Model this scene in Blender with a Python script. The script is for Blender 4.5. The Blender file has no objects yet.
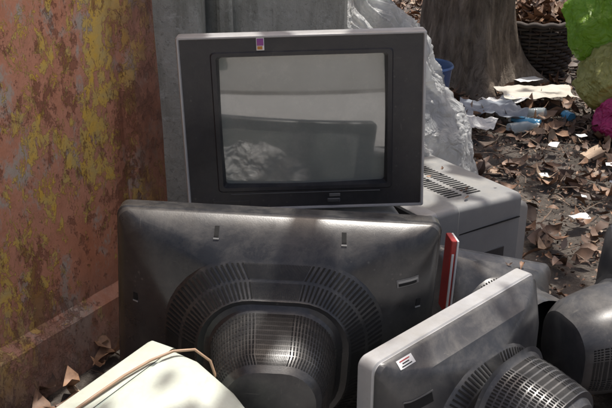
import bpy, bmesh, math, random
from mathutils import Vector, Matrix, noise
from mathutils.bvhtree import BVHTree
random.seed(7)
R = math.radians
scene = bpy.context.scene

# ------------------------------------------------------------------ materials
def newmat(name):
    m = bpy.data.materials.new(name); m.use_nodes = True
    nt = m.node_tree; nt.nodes.clear()
    out = nt.nodes.new('ShaderNodeOutputMaterial')
    b = nt.nodes.new('ShaderNodeBsdfPrincipled')
    nt.links.new(b.outputs[0], out.inputs[0])
    return m, nt, b, out
def coords(nt, scale=(1,1,1)):
    tc = nt.nodes.new('ShaderNodeTexCoord'); mp = nt.nodes.new('ShaderNodeMapping')
    mp.inputs['Scale'].default_value = scale
    nt.links.new(tc.outputs['Object'], mp.inputs[0]); return mp.outputs[0]
def nz(nt, co, scale, detail=8, rough=.6, dist=0):
    n = nt.nodes.new('ShaderNodeTexNoise'); n.inputs['Scale'].default_value = scale
    n.inputs['Detail'].default_value = min(detail, 6); n.inputs['Roughness'].default_value = rough
    n.inputs['Distortion'].default_value = dist
    nt.links.new(co, n.inputs['Vector']); return n.outputs[0]
def ramp(nt, fac, stops, interp='LINEAR'):
    r = nt.nodes.new('ShaderNodeValToRGB'); e = r.color_ramp.elements
    r.color_ramp.interpolation = interp
    while len(e) < len(stops): e.new(.5)
    for i, (p, c) in enumerate(stops):
        e[i].position = p
        e[i].color = (c, c, c, 1) if isinstance(c, (int, float)) else (*c, 1)
    nt.links.new(fac, r.inputs[0]); return r.outputs[0]
def mix(nt, fac, a, b, mode='MIX'):
    m = nt.nodes.new('ShaderNodeMix'); m.data_type = 'RGBA'; m.blend_type = mode
    for sock, v in ((m.inputs[0], fac), (m.inputs[6], a), (m.inputs[7], b)):
        if isinstance(v, bpy.types.NodeSocket): nt.links.new(v, sock)
        elif isinstance(v, (int, float)): sock.default_value = v
        else: sock.default_value = (*v, 1)
    return m.outputs[2]
def mth(nt, op, a, b=0.0, clamp=False):
    m = nt.nodes.new('ShaderNodeMath'); m.operation = op; m.use_clamp = clamp
    for i, v in enumerate((a, b)):
        if isinstance(v, bpy.types.NodeSocket): nt.links.new(v, m.inputs[i])
        else: m.inputs[i].default_value = v
    return m.outputs[0]
def bump(nt, b, h, strength=.3, dist=.01):
    n = nt.nodes.new('ShaderNodeBump'); n.inputs['Strength'].default_value = strength
    n.inputs['Distance'].default_value = dist
    nt.links.new(h, n.inputs['Height']); nt.links.new(n.outputs[0], b.inputs['Normal'])
def normz(nt):
    g = nt.nodes.new('ShaderNodeNewGeometry'); s = nt.nodes.new('ShaderNodeSeparateXYZ')
    nt.links.new(g.outputs['Normal'], s.inputs[0]); return s.outputs[2]

def plastic(name, c1, c2, dust=(.26,.24,.21), dustamt=.6, rough=(.32,.6), bstr=.12, spec=.5):
    m, nt, b, o = newmat(name); co = coords(nt)
    big = nz(nt, co, 7, 6, .72)
    base = ramp(nt, big, [(.3, c1), (.7, c2)])
    up = ramp(nt, normz(nt), [(.0, .28), (.9, 1)])
    dn = ramp(nt, nz(nt, co, 12, 6, .8, .4), [(.42, 0), (.72, 1)])
    d = mth(nt, 'MULTIPLY', mth(nt, 'MULTIPLY', up, dn), dustamt)
    base = mix(nt, d, base, dust)
    sc = coords(nt, (60, 8, 8)); s1 = ramp(nt, nz(nt, sc, 1.3, 5, .7, .6), [(.66, 0), (.70, 1)])
    base = mix(nt, mth(nt, 'MULTIPLY', s1, .6 * dustamt), base, dust)
    sc = coords(nt, (7, 9, 70)); s1 = ramp(nt, nz(nt, sc, 1.1, 5, .7, .9), [(.68, 0), (.72, 1)])
    base = mix(nt, mth(nt, 'MULTIPLY', s1, .6 * dustamt), base, dust)
    v = nt.nodes.new('ShaderNodeTexVoronoi'); v.inputs['Scale'].default_value = 55; nt.links.new(co, v.inputs[0])
    sp_ = mth(nt, 'MULTIPLY', ramp(nt, v.outputs[0], [(.1, 1), (.2, 0)]), ramp(nt, big, [(.5, 0), (.6, .7)]))
    base = mix(nt, mth(nt, 'MULTIPLY', sp_, dustamt), base, dust)
    nt.links.new(base, b.inputs['Base Color'])
    b.inputs['Specular IOR Level'].default_value = spec
    nt.links.new(ramp(nt, big, [(.3, rough[0]), (.7, rough[1])]), b.inputs['Roughness'])
    bump(nt, b, nz(nt, co, 350, 2), bstr, .001)
    return m

def simple(name, c1, c2=None, rough=.7, scale=10, bs=0, bscale=60, metal=0):
    m, nt, b, o = newmat(name); co = coords(nt)
    c2 = c2 or tuple(x * .6 for x in c1)
    nt.links.new(ramp(nt, nz(nt, co, scale, 6), [(.3, c1), (.7, c2)]), b.inputs['Base Color'])
    b.inputs['Roughness'].default_value = rough; b.inputs['Metallic'].default_value = metal
    if bs: bump(nt, b, nz(nt, co, bscale, 4), bs, .005)
    return m

M_BLACK = plastic('black_plastic', (.016,.0165,.018), (.026,.0265,.029), dustamt=.26, rough=(.24,.38), spec=.5)
M_CHAR = plastic('charcoal_plastic', (.032,.033,.036), (.048,.049,.053), dustamt=.34, rough=(.27,.45))
M_GREY = plastic('grey_plastic', (.21,.212,.21), (.27,.27,.26), dust=(.33,.31,.27))
M_DGREY = plastic('dark_grey_plastic', (.085,.087,.09), (.12,.12,.12))
M_SILVER = plastic('silver_plastic', (.32,.32,.325), (.40,.40,.40), dust=(.25,.23,.19), dustamt=.5)
M_CREAM = plastic('cream_plastic', (.50,.545,.47), (.58,.62,.54), dust=(.36,.34,.27), dustamt=.45)
M_FACE = plastic('face_plastic', (.013,.013,.016), (.019,.019,.024), dustamt=.17, rough=(.3,.48), spec=.4)
M_SLOT = simple('vent_dark', (.005,.005,.005), rough=.9)
M_WHITE = simple('label_white', (.74,.74,.73), (.62,.62,.61))
M_RED = simple('label_red', (.42,.04,.035), (.3,.03,.03), .45)

def glass(name, c1=(.15,.165,.152), c2=(.21,.226,.208)):
    m, nt, b, o = newmat(name); co = coords(nt)
    base = ramp(nt, nz(nt, co, 3, 5), [(.3, c1), (.7, c2)])
    dn = ramp(nt, nz(nt, co, 14, 6, .8), [(.5, 0), (.8, .4)])
    nt.links.new(mix(nt, dn, base, (.35,.34,.31)), b.inputs['Base Color'])
    nt.links.new(ramp(nt, nz(nt, co, 10, 6, .7), [(.4, .05), (.8, .2)]), b.inputs['Roughness'])
    b.inputs['Specular IOR Level'].default_value = .8
    b.inputs['Coat Weight'].default_value = 1; b.inputs['Coat Roughness'].default_value = .03
    b.inputs['Coat IOR'].default_value = 1.75
    return m
M_GLASS = glass('screen_glass')

def film(name, col, alpha=.85, rough=.25, trans=.4, bs=.6):
    m, nt, b, o = newmat(name); co = coords(nt)
    nt.links.new(ramp(nt, nz(nt, co, 6, 5), [(.3, col), (.75, tuple(x*.75 for x in col))]), b.inputs['Base Color'])
    b.inputs['Roughness'].default_value = rough
    f = nz(nt, co, 12, 4, .5, 1.0); f = mth(nt, 'ABSOLUTE', mth(nt, 'SUBTRACT', f, .5))
    bump(nt, b, f, bs, .05)
    tr = nt.nodes.new('ShaderNodeBsdfTranslucent'); tr.inputs[0].default_value = (*col, 1)
    mx = nt.nodes.new('ShaderNodeMixShader'); mx.inputs[0].default_value = trans
    nt.links.new(b.outputs[0], mx.inputs[1]); nt.links.new(tr.outputs[0], mx.inputs[2])
    if alpha < 1:
        tp = nt.nodes.new('ShaderNodeBsdfTransparent'); m2 = nt.nodes.new('ShaderNodeMixShader')
        m2.inputs[0].default_value = alpha
        nt.links.new(tp.outputs[0], m2.inputs[1]); nt.links.new(mx.outputs[0], m2.inputs[2])
        nt.links.new(m2.outputs[0], o.inputs[0])
    else: nt.links.new(mx.outputs[0], o.inputs[0])
    return m
M_FILM = film('white_film', (.68,.69,.68), .78, rough=.32, bs=.9)
M_FILM2 = film('white_bag_film', (.78,.78,.77), 1, trans=.25, bs=.8)
M_LIME = film('lime_film', (.30,.50,.07), 1, .3, .4, 1)
M_YEL = film('yellow_film', (.60,.58,.20), 1, .3, .35, 1)
M_MAG = film('magenta_film', (.6,.05,.22), 1, .3, .3, 1)

def rustwall():
    m, nt, b, o = newmat('rusted_painted_steel'); co = coords(nt); st = coords(nt, (1.6, 1.6, .9))
    base = ramp(nt, nz(nt, st, 2.2, 6, .6), [(.3, (.50,.18,.085)), (.5, (.60,.27,.165)), (.68, (.47,.23,.155))])
    base = mix(nt, ramp(nt, nz(nt, co, 30, 5, .8), [(.45, 0), (.75, .5)]), base, (.30,.115,.055))
    gr = ramp(nt, nz(nt, st, 4.1, 6, .75), [(.53, 0), (.60, .85)])
    base = mix(nt, gr, base, (.42,.38,.32))
    big = nz(nt, st, 2.3, 3, .5)
    fine = nz(nt, st, 15, 6, .82, .3)
    ym = ramp(nt, mth(nt, 'ADD', mth(nt, 'MULTIPLY', big, .45), mth(nt, 'MULTIPLY', fine, .6)), [(.540, 0), (.554, 1)])
    base = mix(nt, mth(nt, 'MULTIPLY', ym, .92), base, ramp(nt, nz(nt, co, 25, 4), [(.35, (.72,.45,.06)), (.7, (.54,.41,.16))]))
    rm = ramp(nt, mth(nt, 'ADD', mth(nt, 'MULTIPLY', nz(nt, st, 3.3, 3), .4), mth(nt, 'MULTIPLY', nz(nt, st, 18, 6, .8), .5)), [(.475, 0), (.505, 1)])
    base = mix(nt, mth(nt, 'MULTIPLY', rm, .72), base, (.24,.085,.045))
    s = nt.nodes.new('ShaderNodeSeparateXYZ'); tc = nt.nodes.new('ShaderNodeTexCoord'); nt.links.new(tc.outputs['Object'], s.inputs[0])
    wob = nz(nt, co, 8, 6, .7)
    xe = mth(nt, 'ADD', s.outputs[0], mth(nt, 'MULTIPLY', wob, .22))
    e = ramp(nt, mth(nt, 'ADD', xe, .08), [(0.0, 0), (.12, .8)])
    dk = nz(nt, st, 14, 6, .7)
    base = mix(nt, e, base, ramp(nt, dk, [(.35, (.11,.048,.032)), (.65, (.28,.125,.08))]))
    fz = ramp(nt, mth(nt, 'ADD', s.outputs[2], mth(nt, 'MULTIPLY', wob, .2)), [(.18, .85), (.42, 0)])
    base = mix(nt, fz, base, ramp(nt, dk, [(.35, (.17,.09,.065)), (.65, (.38,.26,.21))]))
    nt.links.new(base, b.inputs['Base Color']); b.inputs['Roughness'].default_value = .75
    h = mth(nt, 'ADD', mth(nt, 'MULTIPLY', ym, .6), mth(nt, 'ADD', mth(nt, 'MULTIPLY', rm, -.6), mth(nt, 'MULTIPLY', fine, .8)))
    bump(nt, b, h, .8, .006); return m
def concrete():
    m, nt, b, o = newmat('weathered_concrete'); co = coords(nt); st = coords(nt, (6, 6, .8))
    base = ramp(nt, nz(nt, co, 5, 6, .7), [(.3, (.32,.32,.275)), (.7, (.50,.49,.43))])
    base = mix(nt, ramp(nt, nz(nt, st, 2, 6, .7), [(.47, 0), (.72, .8)]), base, (.13,.135,.10))
    base = mix(nt, ramp(nt, nz(nt, co, 16, 6, .8), [(.54, 0), (.66, .7)]), base, (.55,.55,.5))
    base = mix(nt, ramp(nt, nz(nt, co, 60, 5, .8), [(.55, 0), (.65, .5)]), base, (.12,.12,.10))
    nt.links.new(base, b.inputs['Base Color']); b.inputs['Roughness'].default_value = .9
    bump(nt, b, nz(nt, co, 40, 5, .7), .6, .01); return m
def soil():
    m, nt, b, o = newmat('soil'); co = coords(nt)
    base = ramp(nt, nz(nt, co, 3, 6, .75), [(.3, (.075,.06,.048)), (.55, (.17,.142,.118)), (.75, (.29,.255,.22))])
    base = mix(nt, ramp(nt, nz(nt, co, 60, 5, .8), [(.5, 0), (.65, .6)]), base, (.31,.275,.23))
    nt.links.new(base, b.inputs['Base Color']); b.inputs['Roughness'].default_value = .95
    bump(nt, b, nz(nt, co, 45, 6, .8), 1, .03); return m
def leafmat(name, stops, trans=.25):
    m, nt, b, o = newmat(name); g = nt.nodes.new('ShaderNodeNewGeometry')
    c = ramp(nt, g.outputs['Random Per Island'], stops)
    if trans < .2: c = mix(nt, ramp(nt, nz(nt, coords(nt), 60, 3), [(.4, 0), (.7, .5)]), c, (.04,.025,.015))
    nt.links.new(c, b.inputs['Base Color']); b.inputs['Roughness'].default_value = .6
    if trans:
        tr = nt.nodes.new('ShaderNodeBsdfTranslucent'); nt.links.new(c, tr.inputs[0])
        mx = nt.nodes.new('ShaderNodeMixShader'); mx.inputs[0].default_value = trans
        nt.links.new(b.outputs[0], mx.inputs[1]); nt.links.new(tr.outputs[0], mx.inputs[2])
        nt.links.new(mx.outputs[0], o.inputs[0])
    return m
M_DRY = leafmat('dry_leaf', [(0,(.05,.03,.022)),(.3,(.13,.07,.042)),(.5,(.23,.125,.07)),(.68,(.36,.21,.125)),(.8,(.15,.09,.062)),(.93,(.33,.22,.14)),(1,(.5,.4,.29))], 0)
M_GREEN = leafmat('green_leaf', [(0,(.05,.08,.03)),(.5,(.07,.10,.04)),(1,(.10,.12,.05))], .2)
def bark():
    m, nt, b, o = newmat('bark'); co = coords(nt); st = coords(nt, (5, 5, 1.2))
    f = nz(nt, st, 4, 6, .75, .5)
    base = ramp(nt, f, [(.3, (.065,.048,.036)), (.5, (.20,.155,.115)), (.7, (.37,.30,.235))])
    base = mix(nt, ramp(nt, nz(nt, co, 5, 6), [(.5, 0), (.7, .5)]), base, (.35,.295,.24))
    nt.links.new(base, b.inputs['Base Color']); b.inputs['Roughness'].default_value = .95
    bump(nt, b, f, 1, .06); return m
M_BARK = bark()

# ------------------------------------------------------------------ mesh helpers
def mkobj(name, verts, faces, mats, midx=None, smooth=True, angle=35, parent=None):
    me = bpy.data.meshes.new(name); me.from_pydata(verts, [], faces); me.update()
    for mm in (mats if isinstance(mats, (list, tuple)) else [mats]): me.materials.append(mm)
    if midx: me.polygons.foreach_set('material_index', midx)
    me.polygons.foreach_set('use_smooth', [smooth] * len(me.polygons))
    if smooth and angle: me.set_sharp_from_angle(angle=R(angle))
    ob = bpy.data.objects.new(name, me); scene.collection.objects.link(ob)
    if parent: ob.parent = parent
    return ob
def empty(name, M=Matrix()):
    e = bpy.data.objects.new(name, None); scene.collection.objects.link(e)
    e.empty_display_size = .1; e.matrix_world = M; return e
NS, NC = 16, 8; NP = 4 * (NS + NC)
def rrect(w, h, r, cz=0, cx=0):
    r = min(r, w - .001, h - .001); P = []
    def side(a, b):
        for i in range(NS):
            t = i / NS; P.append((a[0] + (b[0]-a[0])*t, a[1] + (b[1]-a[1])*t))
    def corner(x, y, a0):
        for i in range(NC):
            a = a0 + math.pi/2 * i / NC; P.append((x + r*math.cos(a), y + r*math.sin(a)))
    side((w, -(h-r)), (w, h-r)); corner(w-r, h-r, 0)
    side((w-r, h), (-(w-r), h)); corner(-(w-r), h-r, math.pi/2)
    side((-w, h-r), (-w, -(h-r))); corner(-(w-r), -(h-r), math.pi)
    side((-(w-r), -h), (w-r, -h)); corner(w-r, -(h-r), 3*math.pi/2)
    return [(x + cx, z + cz) for x, z in P]
def sections(secs):
    out = []
    for s in secs:
        y, w, h, cz, r = s[:5]; cx = s[5] if len(s) > 5 else 0
        out.append([Vector((x, y, z)) for x, z in rrect(w, h, r, cz, cx)])
    return out
def loft(name, secs, mats, mi=None, capa=False, capb=True, parent=None, angle=35, yfun=None):
    S = sections(secs); V = []; F = []; MI = []
    for s in S: V += [p.copy() for p in s]
    if yfun:
        for v in V: v.y = yfun(v)
    for j in range(len(S)-1):
        for i in range(NP):
            k = (i+1) % NP
            F.append((j*NP+i, j*NP+k, (j+1)*NP+k, (j+1)*NP+i)); MI.append(mi[j] if mi else 0)
    if capa: F.append(tuple(range(NP-1, -1, -1))); MI.append(mi[0] if mi else 0)
    if capb: F.append(tuple((len(S)-1)*NP+i for i in range(NP))); MI.append(mi[-1] if mi else 0)
    ob = mkobj(name, V, F, mats, MI, parent=parent, angle=angle)
    bm = bmesh.new(); bm.from_mesh(ob.data); bmesh.ops.recalc_face_normals(bm, faces=bm.faces); bm.to_mesh(ob.data); bm.free()
    return ob, S
def sp(S, j, t, f):
    i = int(math.floor(t)) % NP; u = t - math.floor(t); k = (i+1) % NP
    a = S[j][i].lerp(S[j][k], u); b = S[j+1][i].lerp(S[j+1][k], u); return a.lerp(b, f)
def slots(name, S, specs, parent, off=.0012, mat=None):
    V = []; F = []
    for j, f0, f1, t0, t1, step, duty in specs:
        t = t0; cz = sum(p.z for p in S[j]) / NP
        while t < t1:
            a = sp(S, j, t, f0); b = sp(S, j, t+step*duty, f0); c = sp(S, j, t+step*duty, f1); d = sp(S, j, t, f1)
            n = (b-a).cross(d-a)
            if n.length > 1e-9:
                n.normalize()
                if n.dot(Vector((a.x, 0, a.z-cz))) < 0: n = -n
                k = len(V); V += [a+n*off, b+n*off, c+n*off, d+n*off]; F.append((k, k+1, k+2, k+3))
            t += step
    return mkobj(name, V, F, mat or M_SLOT, smooth=False, parent=parent)
def decal(name, ob, x, z, w, h, mat, parent, rot=0, th=.0012):
    """thin raised patch lying on the surface of ob (local coordinates)"""
    bm = bmesh.new(); bm.from_mesh(ob.data); t = BVHTree.FromBMesh(bm)
    V = []; F = []; n = 6; ca, sa = math.cos(rot), math.sin(rot)
    for lay in (0, 1):
        for j in range(n+1):
            for i in range(n+1):
                u = (i/n-.5)*w; v = (j/n-.5)*h; px = x+u*ca-v*sa; pz = z+u*sa+v*ca
                hit = t.ray_cast(Vector((px, 2, pz)), Vector((0,-1,0)))
                p = hit[0] if hit[0] else Vector((px, 0, pz)); nn = hit[1] if hit[0] else Vector((0,1,0))
                V.append(p + nn*(th if lay else -.001))
    m = (n+1)**2
    for j in range(n):
        for i in range(n):
            a = m+j*(n+1)+i; F.append((a, a+1, a+n+2, a+n+1))
    rim = [i for i in range(n+1)] + [(j+1)*(n+1)+n for j in range(n)] + [n*(n+1)+i for i in range(n-1,-1,-1)] + [j*(n+1) for j in range(n-1,0,-1)]
    for a, b in zip(rim, rim[1:]+rim[:1]): F.append((a, b, b+m, a+m))
    bm.free()
    return mkobj(name, V, F, mat, smooth=False, parent=parent)
def dome(name, w, h, r, y0, bulge, mat, parent, cz=0):
    secs = []
    for s in (1, .98, .94, .88, .8, .7, .6, .5, .4, .3, .2, .1, .03):
        secs.append((y0, w*s, h*s, cz, max(r*s, .002)))
    f = lambda v: y0 - bulge*(1 - ((v.x/w)**2 + ((v.z-cz)/h)**2)/2)
    return loft(name, secs, mat, parent=parent, angle=None, yfun=f)[0]
def pbox(name, sx, sy, sz, loc, mat, parent=None, rot=(0,0,0), bev=.004):
    secs = [(-sy/2, sx/2-bev, sz/2-bev, 0, bev), (-sy/2+bev, sx/2, sz/2, 0, bev), (sy/2-bev, sx/2, sz/2, 0, bev), (sy/2, sx/2-bev, sz/2-bev, 0, bev)]
    ob, _ = loft(name, secs, mat, capa=True, parent=parent); ob.location = loc; ob.rotation_euler = rot; return ob
def tube(name, pts, r, mat, parent=None, cyc=False, n=8, taper=1.0):
    V = []; F = []; m = len(pts)
    for i, p in enumerate(pts):
        p = Vector(p); q = Vector(pts[(i+1) % m] if (cyc or i < m-1) else pts[i]); o = Vector(pts[i-1] if (cyc or i > 0) else pts[i])
        d = (q-o).normalized(); a = d.cross(Vector((.13,.2,1)).normalized()).normalized(); b = d.cross(a)
        rr = (r[i] if isinstance(r, list) else r * (1 + (taper-1)*i/max(1, m-1)))
        for k in range(n):
            t = 2*math.pi*k/n; V.append(p + (a*math.cos(t) + b*math.sin(t))*rr)
    for i in range(m if cyc else m-1):
        for k in range(n):
            F.append((i*n+k, i*n+(k+1) % n, ((i+1) % m)*n+(k+1) % n, ((i+1) % m)*n+k))
    return mkobj(name, V, F, mat, parent=parent, angle=None)
def place(x, y, z, rz=0, roll=0, tilt=0):
    return Matrix.Translation((x, y, z)) @ Matrix.Rotation(R(roll), 4, 'Y') @ Matrix.Rotation(R(tilt), 4, 'X') @ Matrix.Rotation(R(rz), 4, 'Z')

# generic CRT.  local: screen faces -Y, back toward +Y, Z up
def crt_front(P, W, H, bez, face, glassm=M_GLASS, depth=.05, sw=None, sh=None, scz=0.0, rim=.012, cr=.015, bulge=.016):
    sw = sw or W*.70; sh = sh or H*.76
    secs = [(depth, W, H, 0, cr), (.005, W, H, 0, cr), (0, W-.003, H-.003, 0, cr), (0, W-rim, H-rim, 0, cr*.7),
            (.005, W-rim-.002, H-rim-.002, 0, cr*.6), (.005, sw+.020, sh+.017, scz, .010), (.002, sw+.017, sh+.014, scz, .010), (.003, sw+.006, sh+.005, scz, .008), (.024, sw, sh, scz, .008), (.036, sw, sh, scz, .008)]
    loft('bezel', secs, [bez, face], [0,0,0,0,1,1,1,1,1], capb=False, parent=P)
    dome('screen', sw+.004, sh+.004, .008, .030, bulge, glassm, P, scz)

# ================================================================== upright television (A)
A = empty('crt_television', place(-.006, 2.118, .725, 1.0, -1.5, -2.5))
crt_front(A, .317, .236, M_SILVER, M_FACE, sw=.213, sh=.171, scz=.006, rim=.0065, cr=.006, bulge=.02)
ob, S = loft('back_shell', [(.05,.314,.234,0,.01),(.07,.305,.224,0,.03),(.14,.285,.19,-.01,.05),(.26,.21,.14,-.03,.06),(.36,.15,.12,-.04,.05),(.38,.13,.10,-.04,.04)], M_CHAR, parent=A)
slots('vents', S, [(2,.2,.8,26,38,.5,.5),(2,.2,.8,2,14,.5,.5),(2,.2,.8,50,62,.5,.5)], A)
pbox('power_button', .036, .006, .012, (.075, .003, -.212), M_CHAR, A, bev=.0028)
pbox('brand_plate', .030, .003, .009, (.078, .003, -.197), M_DGREY, A, bev=.0012)
pbox('front_flap', .10, .003, .014, (-.2, .0045, -.213), M_FACE, A, bev=.001)
pbox('screen_trim', .40, .002, .0025, (0, .0045, -.188), M_DGREY, A, bev=.0008)
M_PURP = simple('sticker_purple', (.2,.05,.3), (.3,.08,.2)); M_ORA = simple('sticker_orange', (.6,.25,.05))
pbox('sticker', .020, .0016, .032, (-.104, .0034, .2125), M_WHITE, A, bev=.0006)
pbox('sticker_mark', .017, .001, .018, (-.104, .0023, .2175), M_PURP, A, bev=.0003)
pbox('sticker_mark_lower', .013, .001, .008, (-.105, .0023, .203), M_ORA, A, bev=.0003)

# television under the upright one
U = empty('crt_television', place(-.02, 2.045, .245, 0, 0, 0))
crt_front(U, .285, .235, M_SILVER, M_FACE)
loft('back_shell', [(.05,.283,.233,0,.02),(.10,.28,.23,0,.03),(.22,.27,.225,0,.05),(.30,.20,.18,-.02,.06),(.33,.18,.14,-.03,.05)], M_GREY, parent=U)

# ================================================================== television seen from the back (B)
def crt_back(P, mat, rimmat=None, neck=.36, W=.35, H=.275, nz0=-.02, nw=.135, nh=.125, t0=2, t1=62, nr=.1, rows=True, dens=.36):
    secs = [(.0,W-.004,H-.004,0,.02),(.004,W,H,0,.022),(.040,W,H,0,.022),(.043,W-.003,H-.003,0,.022),(.045,W-.003,H-.003,0,.022),(.055,W-.006,H-.006,0,.026),
        (.072,W-.022,H-.022,0,.04),(.098,W*.83,H*.86,0,.08),(.122,W*.68,H*.75,-.008,.17),(.128,W*.665,H*.735,-.010,.165),
        (.150,W*.575,H*.65,-.014,.15),(.153,W*.56,H*.635,-.014,.145),(.176,W*.47,H*.55,nz0,.12),(.180,W*.455,H*.54,nz0,.115),(.178,nw+.014,nh+.014,nz0,nr),
        (.182,nw+.006,nh+.006,nz0,nr),(.19,nw,nh,nz0,nr*.96),(.235,nw*.96,nh*.97,nz0,nr*.93),(.28,nw*.91,nh*.93,nz0-.004,nr*.88),(.32,nw*.84,nh*.88,nz0-.008,nr*.8),(neck-.02,nw*.76,nh*.82,nz0-.012,nr*.75),(neck-.006,nw*.68,nh*.75,nz0-.012,nr*.7),(neck,nw*.55,nh*.62,nz0-.012,nr*.55)]
    mi = [1 if rimmat else 0]*4 + [0]*(len(secs)-5)
    ob, S = loft('back_shell', secs, [mat, rimmat or mat], mi, capa=False, parent=P, angle=28)
    sl = [(9,.02,.98,-6,70,dens,.42),(11,.04,.98,-6,70,dens,.42)]
    if rows:
        for j in (16,17,18,19):
            for q in range(3): sl.append((j,q/3+.02,q/3+.27,t0,t1,.4,.5))
    slots('vents', S, sl, P)
    dome('screen', W*.8, H*.82, .03, .004, .02, M_GLASS, P)
    loft('front_bezel', [(0,W-.004,H-.004,0,.02),(-.004,W-.02,H-.02,0,.02),(-.001,W*.8,H*.82,0,.03)], rimmat or mat, capb=False, parent=P)
    return ob, S
B = empty('crt_television', place(-.072, 1.735, .376, 180, 3.4, -3))
obB, _ = crt_back(B, M_BLACK, W=.358)
for i, (x, z) in enumerate([(.135,.243),(-.14,.243),(.31,.08),(-.315,.10)]):
    decal('screw_recess_%d' % i, obB, x, z, .010, .016, M_SLOT, B, th=.0012)
    decal('screw_rim_%d' % i, obB, x, z-.011, .012, .003, M_GREY, B, th=.0015)
decal('handle_recess', obB, -.285, .155, .050, .018, M_DGREY, B, rot=R(-10))
decal('handle_lip', obB, -.285, .158, .044, .005, M_GREY, B, rot=R(-10), th=.002)
decal('handle_slot', obB, -.285, .151, .040, .006, M_SLOT, B, rot=R(-10), th=.002)

# ================================================================== grey television lower right (C)
C = empty('crt_television', place(.308, 1.635, .232, -136, 0, 0))
obC, _ = crt_back(C, M_CHAR, rimmat=M_SILVER, W=.288, H=.228, nz0=.055, nw=.12, nh=.115, neck=.34)
decal('label', obC, .213, .2135, .046, .0135, M_WHITE, C, rot=R(0))
for i in range(3): decal('label_print_%d' % i, obC, .214, .2095+.0038*i, .030 if i != 1 else .020, .0014, M_RED if i == 2 else M_SLOT, C, th=.0018)
decal('handle_recess', obC, .212, .135, .065, .022, M_SLOT, C, rot=R(-6))
decal('handle_lip', obC, .212, .148, .069, .003, M_DGREY, C, rot=R(-6), th=.002)

# dark television, far right (D)
D = empty('crt_television', place(.955, 1.86, .235, 108, 0, 0))
crt_back(D, M_CHAR, W=.28, H=.22, nz0=.05, nw=.13, nh=.12, neck=.36, t0=46, t1=66)

# dark television behind the red box (F)
Fm = empty('crt_television', place(.49, 2.12, .165, 200, 11, -24))
crt_back(Fm, M_CHAR, W=.2, H=.17, nz0=0, nw=.11, nh=.1, neck=.24, rows=False)

# silver television behind (E)
E = empty('crt_television', place(.200, 2.46, .205, -57, 0, 0))
crt_front(E, .26, .20, M_SILVER, M_FACE)
ob, S = loft('back_shell', [(.05,.258,.198,0,.02),(.14,.255,.197,0,.02),(.15,.247,.192,0,.02),(.42,.24,.18,-.005,.02),(.425,.23,.165,-.015,.02),(.50,.20,.14,-.03,.02),(.505,.19,.13,-.03,.02)], M_GREY, parent=E)
slots('vents', S, [(2,.08,.30,26,36,.55,.5),(2,.38,.60,26,36,.55,.5),(2,.12,.30,51,62,.6,.4),(4,.2,.8,27,38,.6,.5)], E)
pbox('side_panel', .006, .12, .10, (.2415, .30, -.04), M_CHAR, E, bev=.002)
pbox('side_seam', .004, .26, .004, (.2455, .285, .10), M_SLOT, E, bev=.001)

# cream monitor (G)
G = empty('crt_monitor', place(-.405, 1.325, .25, -120.5, 0, 0))
crt_front(G, .185, .225, M_CREAM, M_CREAM, sw=.14, sh=.17, scz=.01, depth=.06)
ob, S = loft('back_shell', [(.06,.183,.223,0,.02),(.063,.180,.220,0,.02),(.066,.183,.223,0,.025),(.12,.182,.222,0,.03),(.22,.16,.21,-.005,.04),(.32,.12,.19,-.015,.04),(.35,.10,.17,-.02,.03),(.352,.09,.15,-.02,.03)], M_CREAM, parent=G)
slots('vents', S, [(4,.3,.9,2,14,.7,.45),(4,.3,.9,50,62,.7,.45)], G)
pbox('socket', .03, .006, .05, (.0, .353, .08), M_SLOT, G)
M_CABLE = simple('cable_brown', (.42,.28,.18), (.28,.18,.11), .5)
tube('power_cable', [Vector(p) for p in [(-.52,1.12,.40),(-.42,1.22,.478),(-.38,1.28,.481),(-.34,1.34,.482),(-.30,1.39,.482),(-.26,1.42,.484),(-.22,1.435,.478),(-.19,1.43,.455),(-.17,1.41,.40)]], .0030, M_CABLE)

# red carton
X = empty('carton', place(.352, 1.88, .415, 8, 2, 0))
pbox('box', .014, .05, .20, (0,0,0), M_RED, X, bev=.002); pbox('side_strip', .005, .051, .198, (.0098,0,0), M_WHITE, X, bev=.001)
pbox('printed_band', .006, .003, .15, (-.001,-.026,-.01), M_WHITE, X, bev=.001)

# ================================================================== setting
def ground():
    V = []; F = []; n = 120
    def c(i):
        u = i/n*2-1; return math.copysign(abs(u)**3*60 + abs(u)*3, u)
    for j in range(n+1):
        for i in range(n+1):
            x = c(i)+.5; y = c(j)+3; h = .02*noise.noise(Vector((x*1.3, y*1.3, 0))) + .008*noise.noise(Vector((x*6, y*6, 3)))
            V.append((x, y, h))
    for j in range(n):
        for i in range(n):
            a = j*(n+1)+i; F.append((a, a+1, a+n+2, a+n+1))
    return mkobj('ground', V, F, soil(), angle=None)
ground()
M_CON = concrete()
M_PAVE = simple('bounce_concrete', (.52,.51,.49), (.44,.43,.41), .9, 3, .3)
pv = pbox('added_bounce_pavement', 12, 6.6, .12, (.5, -2.4, .0), M_PAVE, None, bev=.01)  # added slab, unseen directly: bounces sunlight forward and brightens the screen reflection

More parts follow.
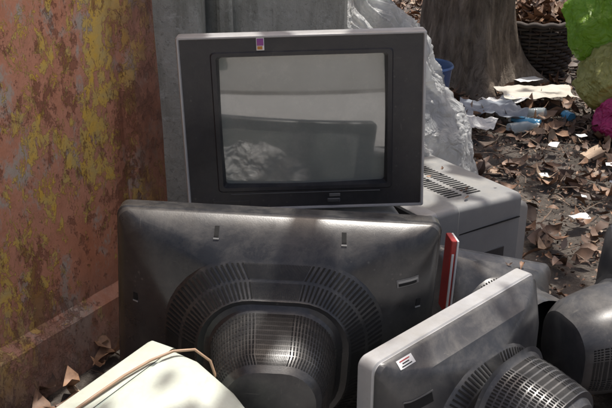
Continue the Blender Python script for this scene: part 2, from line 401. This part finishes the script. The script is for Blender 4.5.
def leaves(name, n, gen, size, mat, parent=None, lo=.45, hi=1.5):
    V = []; F = []
    for _ in range(n):
        p, Mr = gen(); L = size*random.uniform(lo, hi); W = L*random.uniform(.3, .62)
        cu = random.uniform(-2.5, 5.5)/L*.12; fo = random.uniform(-.1, .7)
        loc = []
        for x, w in ((-.5, 0), (-.25, .38), (.05, .5), (.3, .33), (.5, 0)):
            xx = x*L
            if w == 0: loc.append([(xx, 0, 0)])
            else: loc.append([(xx, -w*W*random.uniform(.75,1.25), w*W*fo*random.uniform(.5,1.6)), (xx, 0, 0), (xx, w*W*random.uniform(.75,1.25), w*W*fo*random.uniform(.5,1.6))])
        tw = random.uniform(-4, 4)
        idx = []
        for row in loc:
            ids = []
            for q in row:
                x, y, z = q; z += cu*x*x*4 + tw*x*y*3
                V.append(p + Mr @ Vector((x, y, z))); ids.append(len(V)-1)
            idx.append(ids)
        for a, b in zip(idx[:-1], idx[1:]):
            if len(a) == 1: F += [(a[0], b[1], b[0]), (a[0], b[2], b[1])]
            elif len(b) == 1: F += [(a[0], a[1], b[0]), (a[1], a[2], b[0])]
            else: F += [(a[0], a[1], b[1], b[0]), (a[1], a[2], b[2], b[1])]
    return mkobj(name, V, F, mat, smooth=True, angle=None, parent=parent)
def gen_ground():
    while True:
        x = random.uniform(-1.2, 3.6); y = random.uniform(1.0, 9.5)
        dens = 1.0 if y > 3.4 else .5
        if x > .8 and y < 3.6 and noise.noise(Vector((x*2, y*2, 5))) < .1: dens = .3
        if y > 3.6 and noise.noise(Vector((x*1.7, y*1.7, 9))) < -.15: dens = .5
        if random.random() < dens: break
    return Vector((x, y, .016+abs(random.gauss(0, .02)))), (Matrix.Rotation(random.uniform(0, 6.28), 3, 'Z') @ Matrix.Rotation(random.gauss(0, .38), 3, 'X') @ Matrix.Rotation(random.gauss(0, .35), 3, 'Y'))
leaves('leaf_litter', 15500, gen_ground, .078, M_DRY, lo=.2)
def gen_frag():
    x = random.uniform(.5, 2.4); y = random.uniform(2.0, 5.0)
    return Vector((x, y, .014+abs(random.gauss(0, .008)))), (Matrix.Rotation(random.uniform(0, 6.28), 3, 'Z') @ Matrix.Rotation(random.gauss(0, .5), 3, 'X') @ Matrix.Rotation(random.gauss(0, .5), 3, 'Y'))
leaves('leaf_fragments', 6000, gen_frag, .018, M_DRY)
def gen_tops():
    c = random.choice([((.42,2.50,.402),(.2,.16)), ((.42,2.50,.402),(.2,.16)), ((.52,2.10,.325),(.10,.03))])
    return Vector((c[0][0]+random.uniform(-1,1)*c[1][0], c[0][1]+random.uniform(-1,1)*c[1][1], c[0][2])), Matrix.Rotation(random.uniform(0, 6.28), 3, 'Z') @ Matrix.Rotation(random.gauss(0, .15), 3, 'X')
leaves('fallen_leaves', 14, gen_tops, .03, M_DRY)

# rusted steel wall
def wall():
    V = []; F = []; nx, nzz = 120, 90; L = 3.2; H = 2.3
    for j in range(nzz+1):
        for i in range(nx+1):
            x = -L*(1-i/nx); z = H*j/nzz
            off = .010*noise.noise(Vector((x*1.6, z*1.4, 0))) + .003*noise.noise(Vector((x*9, z*7, 2)))
            if x > -.13: off += -.03
            if z < .19: off += -.035
            V.append((x, off, z))
    for j in range(nzz):
        for i in range(nx):
            a = j*(nx+1)+i; F.append((a, a+1, a+nx+2, a+nx+1))
    k = len(V)
    for j in range(nzz+1):
        z = H*j/nzz; V.append((0, .06, z))
    for j in range(nzz):
        a = j*(nx+1)+nx; F.append((a, k+j, k+j+1, a+nx+1))
    return mkobj('rusted_metal_wall', V, F, rustwall(), angle=40)
W = wall(); W.location = (-.455, 2.44, -.01); W.rotation_euler = (0, 0, math.atan2(1, .6))
# concrete wall and post
CW = empty('concrete_wall', place(0,0,0))
pbox('panel', 1.2, .10, 1.5, (-.46, 2.93, .74), M_CON, CW, bev=.01)
pbox('post', .17, .16, 1.55, (-.42, 2.80, .765), M_CON, CW, bev=.012)
pbox('rib', .05, .05, 1.5, (-.27, 2.855, .74), M_CON, CW, bev=.01)

# unseen plaster house added behind the camera to bounce warm fill light
M_PLAS = simple('bounce_plaster', (.72,.70,.66), (.62,.60,.56), .9, 2, .2)
M_ROOF = simple('roof_tile', (.3,.14,.09), (.2,.1,.07), .85, 6, .4)
HS = empty('added_bounce_house', place(.5, -8.5, 0))
for nme, sx, sz, x, z in [('wall_left',1.2,3.2,-4.9,1.6),('wall_mid',6.0,3.2,-.1,1.6),('wall_right',1.6,3.2,4.7,1.6),('wall_under_window_l',1.2,1.0,-3.7,.5),('wall_over_window_l',1.2,.9,-3.7,2.75),('wall_under_window_r',1.0,1.0,3.4,.5),('wall_over_window_r',1.0,.9,3.4,2.75)]:
    pbox(nme, sx, .2, sz, (x, 0, z), M_PLAS, HS, bev=.004)
for nme, x, z, w_, h_ in [('window_l',-3.7,1.65,1.19,1.29),('window_r',3.4,1.65,.99,1.29)]:
    pbox(nme, w_, .04, h_, (x, -.02, z), M_GLASS, HS); pbox(nme+'_mullion', .06, .06, h_, (x, .02, z), M_WHITE, HS)
pbox('roof', 12, 1.6, .08, (0, -.4, 3.42), M_ROOF, HS, rot=(R(-22),0,0)); pbox('side_wall_l', .2, 4, 3.2, (-5.4,-2.1,1.6), M_PLAS, HS); pbox('side_wall_r', .2, 4, 3.2, (5.6,-2.1,1.6), M_PLAS, HS)
pbox('door', .06, .9, 2.1, (5.72, -1.6, 1.05), simple('door_brown', (.2,.1,.05)), HS)
pbox('roof_back', 12, 4.2, .08, (0, -2.2, 3.75), M_ROOF, HS)

# ---- tree
T = empty('tree', place(.98, 5.25, 0))
def trunk():
    V = []; F = []; n = 128; Z = [-.05,0,.03,.06,.1,.14,.18,.23,.28,.34,.4,.47,.55,.65,.75,.88,1,1.2,1.4,1.9,2.5,3.0,3.4]
    for z in Z:
        fl = math.exp(-max(z,0)/.16)
        for i in range(n):
            a = 2*math.pi*i/n; c, s_ = math.cos(a), math.sin(a)
            root = max(0, math.cos(a*5+.6))**2*.24*fl + .10*fl
            r = .255 - .022*z + root + .035*noise.noise(Vector((c*2.5, s_*2.5, z*1.5))) + .018*(1-2*abs(noise.noise(Vector((c*6, s_*6, z*2))))) + .008*noise.noise(Vector((c*16, s_*16, z*5)))
            V.append((r*c+.03*math.sin(z), r*s_, z))
    for j in range(len(Z)-1):
        for i in range(n):
            F.append((j*n+i, j*n+(i+1) % n, (j+1)*n+(i+1) % n, (j+1)*n+i))
    mkobj('trunk', V, F, M_BARK, angle=None, parent=T)
trunk()
for i in range(9):
    a = i*2*math.pi/9+.3; ex = (-.1+2.3*math.cos(a), -.4+2.6*math.sin(a))
    pts = []
    for s in range(7):
        f = s/6; pts.append((ex[0]*f+.1*math.sin(3*f+i), ex[1]*f+.1*math.cos(4*f+i), 2.8+1.2*f**.7+.3*random.random()*f))
    tube('limb_%d' % i, pts, [.085*(1-f/7)+.010 for f in range(7)], M_BARK, T, n=10)
random.seed(33)
clumps = []
for _ in range(80):
    while True:
        x, y = random.uniform(-1,1), random.uniform(-1,1)
        if x*x+y*y < 1: break
    clumps.append(Vector((-.1+x*3.0, -.5+y*3.7, 3.9+random.uniform(-.5,.8)*(1-.5*(x*x+y*y)))))
def gen_crown():
    c = random.choice(clumps); v = Vector((random.gauss(0,.26), random.gauss(0,.26), random.gauss(0,.18)))
    return c+v, (Matrix.Rotation(random.uniform(0,6.28),3,'Z') @ Matrix.Rotation(random.gauss(0,.5),3,'X') @ Matrix.Rotation(random.gauss(0,.5),3,'Y'))
leaves('crown', 2000, gen_crown, .175, M_GREEN, T)
random.seed(5)

# ---- basket
M_WICK = simple('wicker', (.05,.038,.03), (.03,.02,.016), .8)
K = empty('wicker_basket', Matrix.Translation((1.47, 5.50, 0)) @ Matrix.Diagonal((1,1,.84,1)))
n = 120
for k in range(15):
    z = .02+k*.028; r0 = .20+.10*(z/.42)**.8
    tube('weave_%d' % k, [((r0+.010*math.cos(a*15+k*math.pi))*math.cos(a), (r0+.010*math.cos(a*15+k*math.pi))*math.sin(a), z) for a in [2*math.pi*i/n for i in range(n)]], .013, M_WICK, K, True, 6)
for i in range(30):
    a = 2*math.pi*i/30; tube('stake_%d' % i, [((.20+.10*(z/.42)**.8)*math.cos(a), (.20+.10*(z/.42)**.8)*math.sin(a), z) for z in (.001,.1,.2,.3,.43)], .008, M_WICK, K, n=6)
tube('rim', [(.31*math.cos(a), .31*math.sin(a), .445+.006*math.sin(a*20)) for a in [2*math.pi*i/n for i in range(n)]], .02, M_WICK, K, True, 8)
def gen_b():
    a = random.uniform(0,6.28); r = .27*math.sqrt(random.random())
    return Vector((r*math.cos(a), r*math.sin(a), .40+.12*(1-r/.27)+random.uniform(0,.03))), (Matrix.Rotation(random.uniform(0,6.28),3,'Z') @ Matrix.Rotation(random.gauss(0,.4),3,'X'))
leaves('dry_leaves', 320, gen_b, .11, M_DRY, K)
fi = loft('inner_fill', [(0,.19,.19,0,.18),(-.2,.235,.235,0,.22),(-.37,.262,.262,0,.25)], M_SLOT, parent=K)[0]; fi.rotation_euler = (R(-90),0,0)

# ---- plastic
def ridge(p, f0=3, oc=4, g=.5):
    s = 0; a = 1; f = f0
    for _ in range(oc):
        s += a*(1-2.4*abs(noise.noise(p*f+Vector((f,0,f*.3))))); a *= g; f *= 2.03
    return s
def mound():
    V = []; F = []; na, nr = 260, 150; cx, cy = .17, 3.12
    for j in range(nr+1):
        r = j/nr*1.12
        for i in range(na):
            a = 2*math.pi*i/na; rr = r*(1+.12*noise.noise(Vector((math.cos(a)*2, math.sin(a)*2, 1))))
            h = .95*(1-.62*min(r,.96)**1.3) if r < .96 else .40*(1-(r-.96)/.16)
            p = Vector((cx+rr*.46*math.cos(a), cy+rr*.32*math.sin(a), max(h, .02)))
            a2 = a+.35*noise.noise(Vector((r*3,math.cos(a)*2,0)))
            f = ridge(Vector((math.cos(a2)*1.2, math.sin(a2)*1.2, r*.3)), 2.6, 4, .6)
            g = ridge(p, 3.4, 4, .5)
            p += Vector((math.cos(a), math.sin(a), .6)) * (.034*f*min(1,r*3) + .018*g - .03)
            V.append(p)
    for j in range(nr):
        for i in range(na):
            F.append((j*na+i, j*na+(i+1) % na, (j+1)*na+(i+1) % na, (j+1)*na+i))
    mkobj('plastic_sheet', V, F, M_FILM, angle=None)
mound()
def bag(name, loc, rx, ry, rz, mat, seed=0, knot=True, lean=(0,0), amp=1):
    V = []; F = []; na, nb = 150, 100
    for j in range(nb+1):
        ph = math.pi*j/nb
        for i in range(na):
            a = 2*math.pi*i/na; q = Vector((math.sin(ph)*math.cos(a), math.sin(ph)*math.sin(a), math.cos(ph)))
            up = max(0, q.z)
            s = (1 - .45*up**1.5 if knot else 1)*(1+.35*noise.noise(q*1.4+Vector((seed*3,0,0))))
            a2 = a+.5*noise.noise(q*1.5+Vector((0,0,seed)))
            pl = ridge(Vector((math.cos(a2)*.9, math.sin(a2)*.9, seed+q.z*.18)), 3, 3, .6)*(.06+.05*up)
            cr = ridge(q+Vector((seed,seed*2,0)), 1.6, 5, .6)*.065
            k = s+(pl+cr)*amp
            V.append((loc[0]+q.x*k*rx+lean[0]*up, loc[1]+q.y*k*ry+lean[1]*up, max(.01, loc[2]+(q.z*(1+cr*amp*1.5)+(.35*up**6 if knot else 0))*rz)))
    for j in range(nb):
        for i in range(na):
            F.append((j*na+i, j*na+(i+1) % na, (j+1)*na+(i+1) % na, (j+1)*na+i))
    return mkobj(name, V, F, mat, angle=None)
bag('plastic_bag', (1.57,4.5,.54), .19,.18,.20, M_LIME, 1, True, (.03,0))
bag('plastic_bag', (1.62,4.35,.28), .18,.17,.17, M_YEL, 3, False)
bag('plastic_bag', (1.60,4.12,.11), .12,.12,.11, M_MAG, 5, False)
bag('plastic_bag', (1.99,4.5,.3), .25,.25,.3, M_FILM2, 6, True)
bag('plastic_bag', (1.66,4.25,.72), .12,.1,.12, M_FILM2, 9, True)
# crumpled plastic film hanging in the gap behind the black set
def hang(name, x0, x1, y, zt, zb, mat, seed):
    V = []; F = []; nx, nzz = 110, 60
    for j in range(nzz+1):
        v = j/nzz
        for i in range(nx+1):
            u = i/nx; top = zt - .10*abs(2*u-.8)**1.6 + .035*ridge(Vector((u*1.1+seed, 0, 0)), 3, 3)*.6 - .03
            z = zb + (top-zb)*v; x = x0+(x1-x0)*u
            V.append((x+.03*noise.noise(Vector((u*3,v*2,seed))), y + .018*ridge(Vector((x*1.2, z*.9, seed)), 5, 4, .6) - .03*v, z))
    for j in range(nzz):
        for i in range(nx):
            a = j*(nx+1)+i; F.append((a, a+1, a+nx+2, a+nx+1))
    return mkobj(name, V, F, mat, angle=None)
hang('plastic_film', -.34, .02, 1.865, .605, .38, M_FILM2, 3)

def crumple(name, loc, w, d, rz, mat, amp=.02, seed=0, h=.03, nx=40, ny=30):
    V = []; F = []
    for j in range(ny+1):
        for i in range(nx+1):
            x = (i/nx-.5)*w; y = (j/ny-.5)*d
            e = .12*w*noise.noise(Vector((x*8, y*8, seed)))
            z = h + amp*.8*ridge(Vector((x+seed, y, 0)), 6, 3) - amp*.8
            V.append((x+e, y+e*.7, max(.006, z)))
    for j in range(ny):
        for i in range(nx):
            a = j*(nx+1)+i; F.append((a, a+1, a+nx+2, a+nx+1))
    ob = mkobj(name, V, F, mat, angle=None); ob.location = loc; ob.rotation_euler = (0,0,R(rz)); return ob
M_CARD = simple('cardboard', (.58,.55,.48), (.44,.41,.35), .85, bs=.2)
M_CLOTH = simple('grey_cloth', (.32,.34,.37), (.18,.2,.23), .95, bs=.4)
M_BLUE = simple('blue_plastic', (.06,.26,.48), (.14,.42,.58), .25)
M_DBLUE = simple('bucket_blue', (.03,.07,.2), (.02,.05,.13), .4)
crumple('cardboard_sheet', (1.32,4.74,.03), .42,.26, 8, M_CARD, .012, 2, .06)
crumple('cloth_rag', (1.0,4.42,.02), .34,.24, -12, M_CLOTH, .04, 4, .07)
crumple('plastic_wrapper', (1.12,4.62,.02), .26,.16, 30, M_FILM2, .03, 8, .06)
crumple('plastic_wrapper', (.86,4.2,.02), .22,.2, -30, M_FILM2, .03, 9, .06)
crumple('paper_scrap', (1.35,5.1,.03), .16,.12, 20, M_WHITE, .01, 5, .04)
for i,(x,y,w,r) in enumerate([(1.07,3.04,.07,10),(1.47,3.55,.09,35),(1.40,3.62,.08,-20),(1.2,3.9,.06,60),(.78,4.7,.10,12),(1.55,3.2,.05,0),(.9,5.9,.1,30),(1.05,3.5,.04,5),(1.33,3.42,.05,70),(1.62,3.75,.07,20),(1.25,4.95,.07,-20),(.75,5.0,.08,44),(1.1,2.7,.04,44),(1.38,4.05,.05,14),(1.15,3.25,.03,80)]):
    crumple('paper_scrap', (x,y,.025), w, w*.7, r, M_WHITE, .012, i, .035, 14, 10)
M_CLEAR = film('clear_bottle', (.6,.68,.7), .5, .08, .2, 0)
def bottle(loc, rz, L=.2, r=.032, mat=M_BLUE):
    P = empty('plastic_bottle', Matrix.Translation(loc) @ Matrix.Rotation(R(rz),4,'Z'))
    ys = [(0,.6),(.01,.95),(.06,1),(.09,.9),(.12,1),(.3,1),(.32,.95),(.45,.95),(.47,1),(.62,1),(.80,.5),(.84,.38),(.92,.38)]
    loft('body', [(y*L, r*k, r*k, 0, r*k*.98) for y,k in ys], mat, capa=True, parent=P)
    loft('cap', [(L*.93,.014,.014,0,.013),(L,.014,.014,0,.013)], M_WHITE, capa=True, parent=P)
bottle((1.22,4.24,.05), 55, .17, .026); bottle((1.04,4.17,.05), -70, .18, .028, M_CLEAR)
bottle((1.42,4.36,.05), 20, .10, .026); bottle((1.30,4.45,.05), 100, .2, .03, M_CLEAR)
# bucket
BK = empty('bucket', place(.475,3.30,.33))
prof = [(0,.075),(.25,.10),(.262,.108),(.27,.104),(.262,.098),(.02,.072)]
loft('body', [(-z, r, r, 0, r*.97) for z,r in prof], M_DBLUE, parent=BK)[0].rotation_euler = (R(-90),0,0)
# piece of broken wood: split, uneven plank end
def chunk():
    V = []; F = []; nx, ny = 24, 14
    for lay in (0, 1):
        for j in range(ny+1):
            for i in range(nx+1):
                x = (i/nx-.5)*.11; y = (j/ny-.5)*.06
                x += .012*noise.noise(Vector((y*60, 1, 3)))*(1 if i == nx else 0) + .02*y/.06*(i/nx)
                z = (.022 if lay else 0) + .006*noise.noise(Vector((x*15, y*90, lay*5)))*(1 if lay else .3)
                V.append((x, y, z))
    m = (nx+1)*(ny+1)
    for j in range(ny):
        for i in range(nx):
            a = j*(nx+1)+i; F.append((a, a+nx+1, a+nx+2, a+1)); a += m; F.append((a, a+1, a+nx+2, a+nx+1))
    rim = [i for i in range(nx+1)] + [(j+1)*(nx+1)+nx for j in range(ny)] + [ny*(nx+1)+i for i in range(nx-1,-1,-1)] + [j*(nx+1) for j in range(ny-1,0,-1)]
    for a, b in zip(rim, rim[1:]+rim[:1]): F.append((a, b, b+m, a+m))
    ob = mkobj('wood_piece', V, F, simple('raw_wood',(.50,.37,.26),(.34,.24,.16),.8,20,.4)); ob.location = (1.36,3.80,.035); ob.rotation_euler = (R(10),R(-12),R(28))
chunk()
M_TW = simple('twig', (.13,.09,.06),(.22,.16,.12),.9)
TP = empty('twigs', place(0,0,0))
for i in range(90):
    x=random.uniform(.85,2.0); y=random.uniform(2.2,4.6); a=random.uniform(0,3.14); L=random.uniform(.05,.22)
    tube('twig_%d'%i, [(x,y,.035),(x+L*.5*math.cos(a),y+L*.5*math.sin(a),.04+random.random()*.02),(x+L*math.cos(a+.2),y+L*math.sin(a+.2),.035)], .0028, M_TW, TP, n=5, taper=.5)
tube('bent_stick', [(1.20,2.86,.03),(1.22,2.9,.13),(1.26,2.95,.19),(1.33,2.98,.21)], .010, M_BARK, TP, n=8, taper=.5)

# ================================================================== light, sky, camera
s = Vector((.16,.30,.94)).normalized()
sun = bpy.data.lights.new('sun','SUN'); sun.energy = 5; sun.angle = R(.5); sun.color = (1,.96,.90)
so = bpy.data.objects.new('sun', sun); scene.collection.objects.link(so); so.rotation_euler = s.to_track_quat('Z','Y').to_euler()
w = bpy.data.worlds.new('World'); scene.world = w; w.use_nodes = True
nt = w.node_tree; bg = nt.nodes['Background']; sk = nt.nodes.new('ShaderNodeTexSky'); sk.sky_type = 'NISHITA'
sk.sun_disc = False; sk.sun_elevation = math.asin(s.z); sk.sun_rotation = math.atan2(s.x, s.y)
sk.dust_density = 6; sk.air_density = 1; sk.ozone_density = 1
nt.links.new(mix(nt, 1.0, sk.outputs[0], (1.08,1.03,1.0), 'MULTIPLY'), bg.inputs[0]); bg.inputs[1].default_value = .15
cam = bpy.data.cameras.new('camera'); cam.lens = 50; cam.sensor_width = 36; cam.clip_end = 300
co = bpy.data.objects.new('camera', cam); scene.collection.objects.link(co); co.location = (0,0,1.4); co.rotation_euler = (R(67),0,0)
scene.camera = co
scene.view_settings.view_transform = 'Standard'; scene.view_settings.look = 'None'; scene.view_settings.exposure = 0
